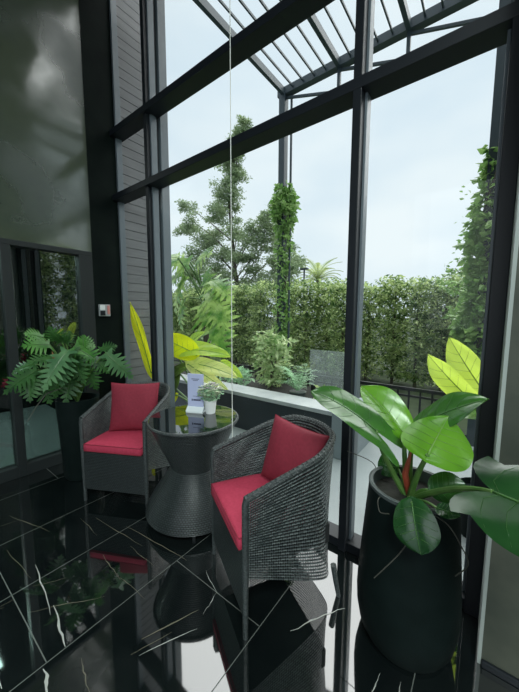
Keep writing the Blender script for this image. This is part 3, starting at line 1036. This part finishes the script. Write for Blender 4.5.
s_leaf((-2.900, 0.874, 1.224), (-2.880, 0.750, 1.264), (0.63, -0.6, 0.67), 0.15, M['selloum_lit'], 2, 7)
s_leaf((-2.840, 0.800, 0.974), (-2.900, 0.603, 0.825), (0.51, -0.6, 0.46), 0.18, M['selloum'], 3, 8)
s_leaf((-2.910, 0.809, 1.015), (-2.970, 0.677, 0.961), (0.41, -0.6, 0.72), 0.16, M['selloum'], 4, 7)
s_leaf((-2.850, 0.761, 0.947), (-2.790, 0.720, 0.756), (0.59, -0.6, 0.43), 0.18, M['selloum'], 5, 7)
s_leaf((-2.890, 0.824, 0.899), (-2.840, 0.866, 0.696), (0.57, -0.6, 0.69), 0.16, M['selloum'], 6, 7)
s_leaf((-2.610, 0.941, 1.140), (-2.600, 0.768, 0.871), (0.53, -0.6, 0.62), 0.21, M['selloum_s'], 7, 8)
s_leaf((-2.640, 0.965, 1.119), (-2.630, 0.891, 0.874), (0.49, -0.6, 0.39), 0.18, M['selloum_s'], 8, 8)
s_leaf((-2.690, 0.999, 1.129), (-2.630, 1.052, 0.861), (0.51, -0.6, 0.47), 0.18, M['selloum'], 9, 8)
s_leaf((-2.690, 1.015, 1.160), (-2.650, 1.180, 1.011), (0.61, -0.6, 0.69), 0.18, M['selloum_lit'], 10, 8)
s_leaf((-2.730, 1.063, 1.188), (-2.700, 1.176, 1.147), (0.53, -0.6, 0.52), 0.14, M['selloum_lit'], 11, 7)
s_leaf((-2.560, 1.209, 1.094), (-2.530, 1.406, 0.858), (0.59, -0.6, 0.37), 0.17, M['selloum_s'], 12, 8)
s_leaf((-2.680, 1.216, 1.110), (-2.630, 1.333, 1.139), (0.43, -0.6, 0.56), 0.13, M['selloum'], 13, 7)
s_leaf((-2.740, 1.023, 0.954), (-2.710, 0.938, 0.703), (0.65, -0.6, 0.43), 0.18, M['selloum'], 14, 7)
s_leaf((-2.720, 1.112, 0.995), (-2.710, 1.179, 0.774), (0.54, -0.6, 0.46), 0.16, M['selloum'], 15, 7)
s_leaf((-2.770, 0.958, 1.193), (-2.710, 0.861, 1.312), (0.45, -0.6, 0.57), 0.15, M['selloum'], 16, 7)
s_leaf((-2.680, 1.087, 1.138), (-2.670, 1.088, 1.240), (0.37, -0.6, 0.44), 0.12, M['selloum_lit'], 17, 7)
s_leaf((-2.730, 0.908, 1.053), (-2.690, 0.712, 1.065), (0.42, -0.6, 0.48), 0.17, M['selloum'], 18, 7)
s_leaf((-2.790, 0.937, 0.960), (-2.760, 0.886, 0.756), (0.36, -0.6, 0.63), 0.16, M['selloum'], 19, 7)
s_leaf((-2.670, 1.143, 1.066), (-2.600, 1.237, 0.921), (0.57, -0.6, 0.73), 0.14, M['selloum'], 20, 7)
s_leaf((-2.790, 0.994, 1.172), (-2.770, 1.022, 1.272), (0.64, -0.6, 0.66), 0.13, M['selloum'], 21, 7)
link('sheath', MB().tube([V((-2.720, 0.866, 0.995)) + SOFF, V((-2.720, 0.878, 1.074)) + SOFF, V((-2.720, 0.867, 1.130)) + SOFF], [0.010, 0.012, 0.001], 6), M['sheath'], sp, smooth=True)
link('aerial_root', MB().tube([V((-2.700, 0.913, 0.827)) + SOFF, V((-2.660, 0.789, 0.810)) + SOFF, V((-2.660, 0.720, 0.725)) + SOFF, V((-2.660, 0.658, 0.626)) + SOFF], 0.0035, 5), M['root'], sp, smooth=True)

# access panel on the dark column
sw = thing('access_panel', 'small grey access panel with a white screen on the dark column', 'access panel', (XL + 0.004, 1.49, 1.46))
link('body', MB().box(0, 0.03, -0.055, 0.055, -0.06, 0.06), M['plate'], sw, bevel=0.006)
link('display', MB().box(0.03, 0.033, -0.050, 0.0, 0.005, 0.052), M['screen'], sw)
link('key_pad', MB().box(0.03, 0.033, -0.050, 0.0, -0.052, -0.004), M['frame'], sw)
link('side_strip', MB().box(0.03, 0.034, 0.022, 0.046, -0.04, 0.05), M['orange'], sw)

# thin cord hanging down in front of the table
cdm = MB()
CX, CY = -1.17, 1.27
cdm.tube([(CX, CY, 0.60), (CX, CY, ZC - 0.002)], 0.0024, 6)
ck = MB()
cord = link('pull_chain', cdm, M['cord'], None, smooth=True)
tag(cord, 'thin white cord hanging straight down in front of the table edge', 'cord')
link('tassel', MB().lathe([(0.0001, 0.56), (0.008, 0.562), (0.006, 0.60), (0.0001, 0.606)], 12, (CX, CY)), M['cord'], cord, smooth=True)

# ------------------------------------------------------------ plants outside
def heart_plant(name, label, loc, leaves, pot=None, cat='plant'):
    t = thing(name, label, cat, loc)
    off = -V(loc)
    for i, (b, tp, up, W, m, sag, fold) in enumerate(leaves):
        mb = MB()
        fr = LeafFrame(V(b) + off, V(tp) + off, up, sag, fold, 0.3)
        heart_leaf(mb, fr, W, 0.10, 0.02, i, peak=0.4)
        lf = link('leaf', mb, [m, M['rib']], t, smooth='all')
        c0 = V((0.03 * math.cos(i), 0.03 * math.sin(i), 0.30))
        bb = V(b) + off
        link('petiole', MB().tube(curve_pts(c0, (c0 + bb) / 2 + V((0, 0, 0.1)), bb), 0.010, 6), M['petiole'], lf, smooth=True)
    if pot:
        link('pot', MB().lathe([(0.0001, 0.0), (pot * 0.8, 0.0), (pot, 0.30), (pot * 0.94, 0.31), (pot * 0.9, 0.27), (0.0001, 0.27)], 32), M['potdark'], t, smooth=True)
    return t
heart_plant('lime_philodendron', 'bright yellow-green philodendron just outside the glass behind the round table', (-2.30, 2.12, -0.015), [
    ((-2.930, 1.863, 0.787), (-3.050, 1.719, 1.552), (0.6, -0.8, 0.1), 0.12, M['lime'], -0.05, 0.3),
    ((-2.394, 2.050, 1.013), (-2.859, 1.980, 1.161), (-0.2, -0.85, 0.5), 0.26, M['lime'], 0.08, 0.2),
    ((-2.745, 2.050, 1.007), (-1.960, 2.100, 1.025), (0, -0.55, 0.85), 0.24, M['lime_g'], 0.12, 0.2),
    ((-2.457, 2.020, 0.905), (-1.752, 1.980, 0.856), (0, -0.6, 0.8), 0.18, M['lime_p'], 0.14, 0.25),
    ((-2.403, 1.950, 0.920), (-1.847, 1.950, 0.737), (-0.3, -0.8, 0.5), 0.12, M['lime_p'], 0.06, 0.2),
    ((-2.821, 2.250, 1.029), (-2.582, 2.350, 1.222), (0, -0.6, 0.7), 0.22, M['lime_g'], 0.08, 0.2),
    ((-2.527, 2.050, 0.873), (-2.865, 1.980, 0.640), (0, -0.7, 0.6), 0.18, M['lime_d'], 0.15, 0.2),
    ((-2.117, 2.150, 0.944), (-1.796, 2.100, 0.830), (0, -0.7, 0.6), 0.10, M['lime_g'], 0.12, 0.2),
    ((-2.634, 2.000, 0.802), (-2.644, 1.920, 0.486), (0, -0.9, 0.3), 0.16, M['lime_d'], 0.1, 0.2),
    ((-2.981, 2.050, 0.321), (-3.101, 1.950, 0.515), (0.2, -0.8, 0.5), 0.16, M['lime'], 0.1, 0.2),
    ((-2.813, 2.100, 0.496), (-2.918, 1.950, 0.241), (0.1, -0.8, 0.5), 0.18, M['lime'], 0.1, 0.2),
], 0.18)
heart_plant('yellow_tipped_plant', 'yellow-tipped broad-leaved plant outside beside the right window post', (0.05, 2.35, -0.015), [
    ((-0.027, 2.200, 0.888), (-0.292, 2.150, 1.177), (-0.55, -0.6, 0.35), 0.17, M['lime_g'], 0.10, 0.35),
    ((0.008, 2.350, 0.937), (-0.206, 2.400, 1.275), (-0.5, -0.6, 0.4), 0.20, M['lime_g'], 0.06, 0.3),
    ((0.005, 2.300, 0.832), (-0.091, 2.200, 0.787), (-0.3, -0.6, 0.7), 0.14, M['phil'], 0.1, 0.2),
], 0.16)

def monstera(name, label, loc, specs, trunk_h):
    t = thing(name, label, 'plant', loc)
    off = -V(loc)
    link('trunk', MB().tube([(0, 0, 0), (0.03, 0, trunk_h * 0.5), (0.01, 0.02, trunk_h)], [0.06, 0.055, 0.045], 10), M['bark'], t, smooth=True)
    for i, (b, tp, up, W) in enumerate(specs):
        mb = MB()
        fr = LeafFrame(V(b) + off, V(tp) + off, up, 0.16, 0.1, 0.45)
        split_leaf(mb, fr, W * 1.15, 6, i + 40, 0.36, 0.36)
        lf = link('leaf', mb, [M['monst'], M['rib']], t)
        c0 = V((0.01, 0.01, trunk_h - 0.05 - 0.015 * i))
        bb = V(b) + off
        link('petiole', MB().tube(curve_pts(c0, (c0 + bb) / 2 + V((0, 0, 0.12)), bb), 0.012, 6), M['petiole'], lf, smooth=True)
    return t
monstera('monstera', 'tall split-leaved monstera with a dark trunk outside left of the cord', (-3.56, 3.25, 0.34), [
    ((-3.601, 3.000, 2.202), (-4.109, 2.940, 2.184), (0.27, -0.8, 0.43), 0.31),
    ((-3.636, 2.990, 2.175), (-3.954, 2.930, 1.894), (0.14, -0.8, 0.73), 0.32),
    ((-3.720, 2.980, 2.063), (-4.153, 2.920, 1.778), (0.06, -0.8, 0.69), 0.31),
    ((-3.663, 2.970, 1.998), (-3.846, 2.910, 1.460), (-0.06, -0.8, 0.76), 0.38),
    ((-3.697, 2.950, 1.641), (-3.684, 2.890, 1.218), (-0.28, -0.8, 0.63), 0.33),
    ((-3.116, 2.870, 2.001), (-2.904, 2.810, 1.614), (-0.29, -0.8, 0.56), 0.31),
    ((-2.938, 2.810, 1.876), (-2.544, 2.750, 1.602), (0.30, -0.8, 0.74), 0.31),
    ((-2.942, 2.740, 1.716), (-2.564, 2.680, 1.381), (0.18, -0.8, 0.77), 0.37),
    ((-3.039, 2.720, 1.561), (-2.756, 2.660, 1.177), (0.17, -0.8, 0.58), 0.38),
    ((-2.761, 2.670, 1.530), (-2.417, 2.610, 1.194), (-0.20, -0.8, 0.78), 0.36),
    ((-3.074, 2.660, 2.102), (-2.747, 2.600, 2.155), (0.20, -0.8, 0.58), 0.37),
    ((-2.707, 2.580, 1.257), (-2.383, 2.520, 0.990), (-0.01, -0.8, 0.51), 0.33),
    ((-3.235, 2.500, 2.146), (-3.449, 2.440, 2.148), (-0.11, -0.8, 0.88), 0.36),
], 1.36)

rng = np.random.default_rng(11)
# plants along the planter bed
vb = thing('variegated_shrub', 'pale variegated shrub in the planter bed left of the vine-covered post', 'shrub', (-2.43, 3.45, 0.34))
mb = MB()
for c in [(0, 0, .62), (.1, 0, .45), (-.12, .03, .42), (.02, -.05, .25), (.16, 0, .68), (-.1, 0, .72)]:
    leaf_cards(mb, blob(rng, c, (0.16, 0.14, 0.15), 90), 0.12, rng, 0.35, 0.38)
link('foliage', mb, M['bush'], vb)
link('stem', MB().tube([(0, 0, 0), (0.02, 0, 0.4), (0, 0, 0.7)], [0.015, 0.012, 0.006], 6).tube([(0, 0, 0.1), (0.1, 0, 0.5)], 0.008, 5), M['bark'], vb)

fn_ = thing('potted_fern', 'feathery pale fern in a dark pot on the planter bed', 'fern', (-1.86, 3.24, 0.34))
link('pot', MB().lathe([(0.0001, 0), (0.08, 0), (0.11, 0.12), (0.10, 0.12), (0.0001, 0.10)], 24), M['potrim'], fn_, smooth=True)
mb = MB()
for k in range(60):
    a = rng.uniform(0, 2 * PI)
    L = rng.uniform(0.20, 0.36)
    h_ = rng.uniform(0.16, 0.50)
    p0, p1, p2 = V((0, 0, 0.11)), V((0.5 * L * math.cos(a), 0.5 * L * math.sin(a), 0.11 + h_)), V((L * math.cos(a), L * math.sin(a), 0.08 + h_ * 0.6))
    prev = None
    for i in range(1, 15):
        p = bez(p0, p1, p2, i / 14)
        for sg in (-1, 1):
            q = V((-math.sin(a), math.cos(a), 0)) * sg * 0.045 * math.sin(PI * min(1, i / 14 + 0.1))
            d_ = V((math.cos(a), math.sin(a), 0)) * 0.010
            mb.add([p, p + q * 0.6 + d_, p + q, p + q * 0.6 - d_ * 0.4], [(0, 1, 2, 3)])
link('fronds', mb, M['fern'], fn_)
def low_plant(name, label, loc, r_, n, m, size, h0=0.0):
    t = thing(name, label, 'plant', loc)
    mb = MB()
    leaf_cards(mb, blob(rng, (0, 0, h0 + r_[2]), r_, n, 0.2), size, rng, 0.1)
    link('foliage', mb, M[m], t)
    link('stem', MB().tube([(0, 0, 0), (0.01, 0, h0 + r_[2])], 0.01, 5), M['bark'], t)
low_plant('bedding_plant', 'soft grey-green bedding plant at the planter coping near the cord', (-3.0, 3.35, 0.34), (0.30, 0.2, 0.16), 260, 'fern', 0.09)
low_plant('bedding_plant', 'dark green leafy plant in the planter bed right of the fern', (-1.52, 3.35, 0.34), (0.16, 0.14, 0.10), 140, 'hedge', 0.10)
low_plant('bedding_plant', 'dark bushy plant in the planter bed behind the monstera', (-3.9, 3.5, 0.34), (0.4, 0.2, 0.4), 500, 'tree', 0.12)
low_plant('bedding_plant', 'dense green plant in the bed at the foot of the vine-covered post', (-2.55, 3.75, 0.34), (0.25, 0.15, 0.32), 360, 'hedge', 0.10)

# climbing vine round the corner post
cv = thing('climbing_vine', 'leafy green vine climbing the left pergola post', 'vine', (-2.62, 4.0, 0.34))
mb = MB()
for z in np.arange(0.0, 3.02, 0.06):
    rr = 0.085 + (0.10 * math.exp(-((z - 2.62) / 0.28) ** 2)) + 0.02 * math.sin(7 * z)
    n_ = int(24 + 70 * math.exp(-((z - 2.75) / 0.3) ** 2))
    ang = rng.uniform(0, 2 * PI, n_)
    rad = rr * rng.uniform(0.6, 1.1, n_)
    leaf_cards(mb, np.stack([0.03 + rad * np.cos(ang), rad * np.sin(ang), z + rng.uniform(-.04, .04, n_)], 1), 0.085, rng, 0.6, 0.7)
link('foliage', mb, M['vine'], cv)
st = [(0.065 * math.cos(4 * z), 0.065 * math.sin(4 * z), z) for z in np.arange(0, 3.1, 0.1)]
link('stem', MB().tube(st, 0.012, 5), M['bark'], cv)

# vine hanging on the right pergola post
rvn = thing('hanging_vine', 'green vine smothering the right pergola post next to the window edge', 'vine', (-0.06, 4.0, -0.015))
mb = MB()
for z in np.arange(0.9, 3.2, 0.05):
    rr = 0.045 + 0.15 * min(1, max(0, (3.2 - z) / 1.3)) + 0.03 * math.sin(6 * z)
    n_ = int(10 + 60 * rr / 0.25)
    ang = rng.uniform(0, 2 * PI, n_)
    rad = rr * rng.uniform(0.35, 1.05, n_)
    leaf_cards(mb, np.stack([-0.02 + rad * np.cos(ang), 0.8 * rad * np.sin(ang), z + rng.uniform(-.05, .05, n_)], 1), 0.10, rng, 0.5, 0.6)
for k in range(5):
    z0 = rng.uniform(2.2, 3.0)
    c = [(-0.08 - 0.05 * i, 0, z0 - 0.03 * i) for i in range(5)]
    leaf_cards(mb, c, 0.06, rng, 0.4, 0.6)
link('foliage', mb, M['vine'], rvn)
link('stem', MB().tube([(0.06 * math.cos(4 * z), 0.06 * math.sin(4 * z), z) for z in np.arange(0, 3.1, 0.1)], 0.012, 5), M['bark'], rvn)

# feathery tree at the right
ft = thing('feathery_tree', 'light green tree with layered branches beyond the hanging vine', 'tree', (0.05, 6.0, -0.12))
mb = MB()
wd = MB()
wd.tube([(0, 0, 0), (0.02, 0, 1.4), (0, 0, 2.7)], [0.06, 0.05, 0.02], 8)
for k in range(13):
    z = 1.3 + 1.5 * k / 12
    a = PI + (rng.uniform(-0.9, 0.9) if k % 3 else rng.uniform(-PI, PI))
    L = rng.uniform(0.5, 0.8) * (1.15 - 0.35 * k / 12)
    e = (L * math.cos(a), L * math.sin(a), z + 0.10)
    wd.tube([(0, 0, z - 0.15), e], [0.014, 0.004], 5)
    for f in np.linspace(0.15, 1.0, 16):
        leaf_cards(mb, blob(rng, (e[0] * f, e[1] * f, z - 0.15 + (e[2] - z + 0.15) * f), (0.10, 0.10, 0.04), 9), 0.085, rng, 0.1)
link('foliage', mb, M['vine'], ft)
link('trunk', wd, M['bark'], ft)

# hedge of slim trees beyond the railing
def hedge_tree(x, y, h, seed, label):
    g = np.random.default_rng(seed)
    t = thing('hedge_tree', label, 'tree', (x, y, -0.12), 0, 'slim trees of the hedge')
    mb = MB()
    n = int(4300 * h / 2.3)
    for k in range(26):
        z = 0.22 + (h - 0.32) * (k / 25) ** 0.9
        w = 0.36 + 0.09 * math.sin(5 * k + seed)
        leaf_cards(mb, blob(g, (g.uniform(-.14, .14), g.uniform(-.15, .15), z), (w, w * 0.9, 0.15), int(n / 26), 0.2), 0.088, g, 0.25, 0.42)
    link('foliage', mb, M['hedge'], t)
    tr = MB()
    tr.tube([(0, 0, 0), (g.uniform(-.04, .04), 0, h * 0.5), (0, 0, h * 0.92)], [0.035, 0.028, 0.010], 7)
    for k in range(5):
        z = h * (0.3 + 0.12 * k)
        tr.tube([(0, 0, z), (g.uniform(-.25, .25), g.uniform(-.2, .2), z + 0.25)], [0.010, 0.004], 4)
    link('trunk', tr, M['bark'], t)
xs = np.arange(-10.7, 1.7, 0.50)
spots = [(float(x + rng.uniform(-.10, .10)), 7.0 + float(rng.uniform(-.25, .25))) for x in xs]
spots += [(4.6 + 0.25 * math.sin(3 * k), 6.6 - 0.62 * k) for k in range(8)]     # the hedge turns the corner of the terrace
for i, (x, y) in enumerate(spots):
    hedge_tree(x, y, (2.36 if i < len(xs) else 3.7) + float(rng.uniform(-.12, .16)), 100 + i, 'slim leafy tree in the tall hedge beyond the black railing' if i < len(xs) else 'slim hedge tree at the right end of the terrace, mirrored in the glass door')

# tall spreading tree behind the hedge
tt = thing('tall_tree', 'tall airy tree with a pointed crown rising behind the hedge', 'tree', (-7.9, 9.6, -0.12))
wd = MB()
wd.tube([(0, 0, 0), (-0.75, 0, 3.4), (-1.05, 0, 6.2), (-0.28, 0, 8.8)], [0.14, 0.09, 0.05, 0.010], 8)
mb = MB()
clusters = []
crown = [((-8.342, 9.600, 8.723), .26), ((-8.558, 9.600, 8.042), .32), ((-8.781, 9.600, 7.532), .36), ((-8.954, 9.600, 6.913), .38), ((-9.135, 9.600, 5.994), .4), ((-8.185, 9.600, 8.889), .20), ((-8.343, 9.600, 8.351), .30), ((-8.578, 9.500, 7.704), .34), ((-8.653, 9.700, 7.027), .42), ((-9.017, 9.600, 6.290), .48), ((-9.180, 9.400, 5.545), .45),
         ((-11.733, 9.600, 6.533), .32), ((-11.068, 9.500, 5.661), .42), ((-12.041, 9.700, 5.508), .30), ((-10.524, 9.600, 4.800), .45), ((-10.606, 9.300, 4.053), .45), ((-10.057, 9.900, 4.879), .5),
         ((-6.850, 9.600, 5.301), .26), ((-7.151, 9.500, 4.891), .38), ((-6.726, 9.700, 4.496), .34), ((-7.562, 9.400, 4.487), .42), ((-6.201, 9.600, 3.963), .30), ((-7.123, 9.600, 3.934), .42),
         ((-8.377, 9.500, 4.789), .42), ((-9.109, 9.800, 3.961), .5), ((-7.973, 9.400, 3.536), .45), ((-6.461, 9.600, 3.337), .36), ((-9.925, 9.500, 3.313), .5), ((-11.541, 9.600, 3.362), .5),
         ((-7.593, 9.700, 2.986), .5), ((-8.956, 9.500, 2.730), .5), ((-6.635, 9.600, 2.528), .45), ((-10.627, 9.400, 2.367), .5), ((-8.037, 9.600, 2.115), .5), ((-5.928, 9.600, 3.141), .28)]
for (cx_, cy_, cz_, rr) in [(*p, q) for (p, q) in [(V(c[:3]), c[3]) if len(c) == 4 else (V(c[0]), c[1]) for c in crown]]:
    c = V((cx_, cy_, cz_)) - V((-7.9, 9.6, -0.12))
    s0 = V((-0.85, 0, max(1.4, c.z - 0.9 - 0.4 * abs(c.x + 0.9))))
    wd.tube([s0, (s0 + c) / 2 + V((0, 0, 0.1)), c], [0.03, 0.02, 0.006], 5)
    for k in range(13):
        clusters.append((V(blob(rng, tuple(c), (rr * 1.75, rr * 1.2, rr * 1.15), 1, 0.05)[0]), rr * rng.uniform(0.35, 0.75)))
for p, rr in clusters:
    leaf_cards(mb, blob(rng, tuple(p), (rr * 1.25, rr * 1.25, rr * 0.75), int(520 * rr ** 1.2) + 8, 0.05), 0.125, rng, 0.05, 0.34)
link('foliage', mb, M['tree'], tt)
link('trunk', wd, M['bark'], tt)
def round_tree(loc, h, r_, seed, label, m='tree', n=2600):
    g = np.random.default_rng(seed)
    t = thing('background_tree', label, 'tree', loc)
    mb = MB()
    for k in range(22):
        c = blob(g, (0, 0, h), r_, 1, 0.3)[0]
        leaf_cards(mb, blob(g, c, (r_[0] * 0.35, r_[1] * 0.35, r_[2] * 0.3), n // 22, 0.1), 0.16, g, 0.1, 0.4)
    link('foliage', mb, M[m], t)
    link('trunk', MB().tube([(0, 0, 0), (0, 0, h)], [0.10, 0.05], 7), M['bark'], t)
round_tree((-7.5, 12.2, -0.12), 3.6, (0.9, 0.8, 0.9), 61, 'rounded tree behind the hedge left of the vine-covered post')
round_tree((-14.2, 12.6, -0.12), 3.4, (1.6, 1.0, 1.4), 62, 'broad tree behind the hedge at the far left of the view')
round_tree((-8.4, 8.0, -0.12), 1.7, (1.5, 0.5, 1.0), 63, 'dark low tree under the tall airy tree')

# palm and lamp post in the distance
pm = thing('palm_tree', 'distant pale green palm with arching fronds above the hedge', 'palm', (-7.0, 14.0, -0.12))
link('trunk', MB().tube([(0, 0, 0), (0.06, 0, 1.8), (0, 0, 3.3)], [0.14, 0.11, 0.09], 8), M['bark'], pm, smooth=True)
for k in range(24):
    a = 2 * PI * k / 24 + 0.2
    el = 0.45 + 1.0 * ((k * 7) % 5) / 4
    L = 1.25
    p0 = V((0, 0, 3.25))
    p1 = p0 + V((math.cos(a) * math.cos(el), math.sin(a) * math.cos(el), math.sin(el))) * L * 0.7
    p2 = p0 + V((math.cos(a) * L, math.sin(a) * L, 1.05 * el - 0.55))
    mb = MB()
    mb.tube([bez(p0, p1, p2, i / 8) for i in range(9)], 0.015, 4)
    for i in range(3, 30):
        f = i / 29
        p = bez(p0, p1, p2, f)
        sdv = V((-math.sin(a), math.cos(a), 0))
        fw = (p2 - p0).normalized()
        ln = 0.34 * math.sin(PI * min(1, f * 0.85 + 0.15))
        for sg in (-1, 1):
            tip = p + sdv * sg * ln * 0.8 + fw * ln * 0.5 + V((0, 0, -0.10 * ln))
            mb.add([p - fw * 0.02, p + fw * 0.02, tip], [(0, 1, 2)])
    link('frond', mb, M['palm'], pm)
lp = thing('lamp_post', 'thin grey lamp post rising above the hedge in front of the palm', 'lamp post', (-6.11, 11.0, -0.12))
link('pole', MB().tube([(0, 0, 0), (0, 0, 3.38)], 0.035, 8), M['steel'], lp)
link('lamp_head', MB().box(-0.16, 0.16, -0.08, 0.08, 3.38, 3.45), M['steel'], lp, bevel=0.01)
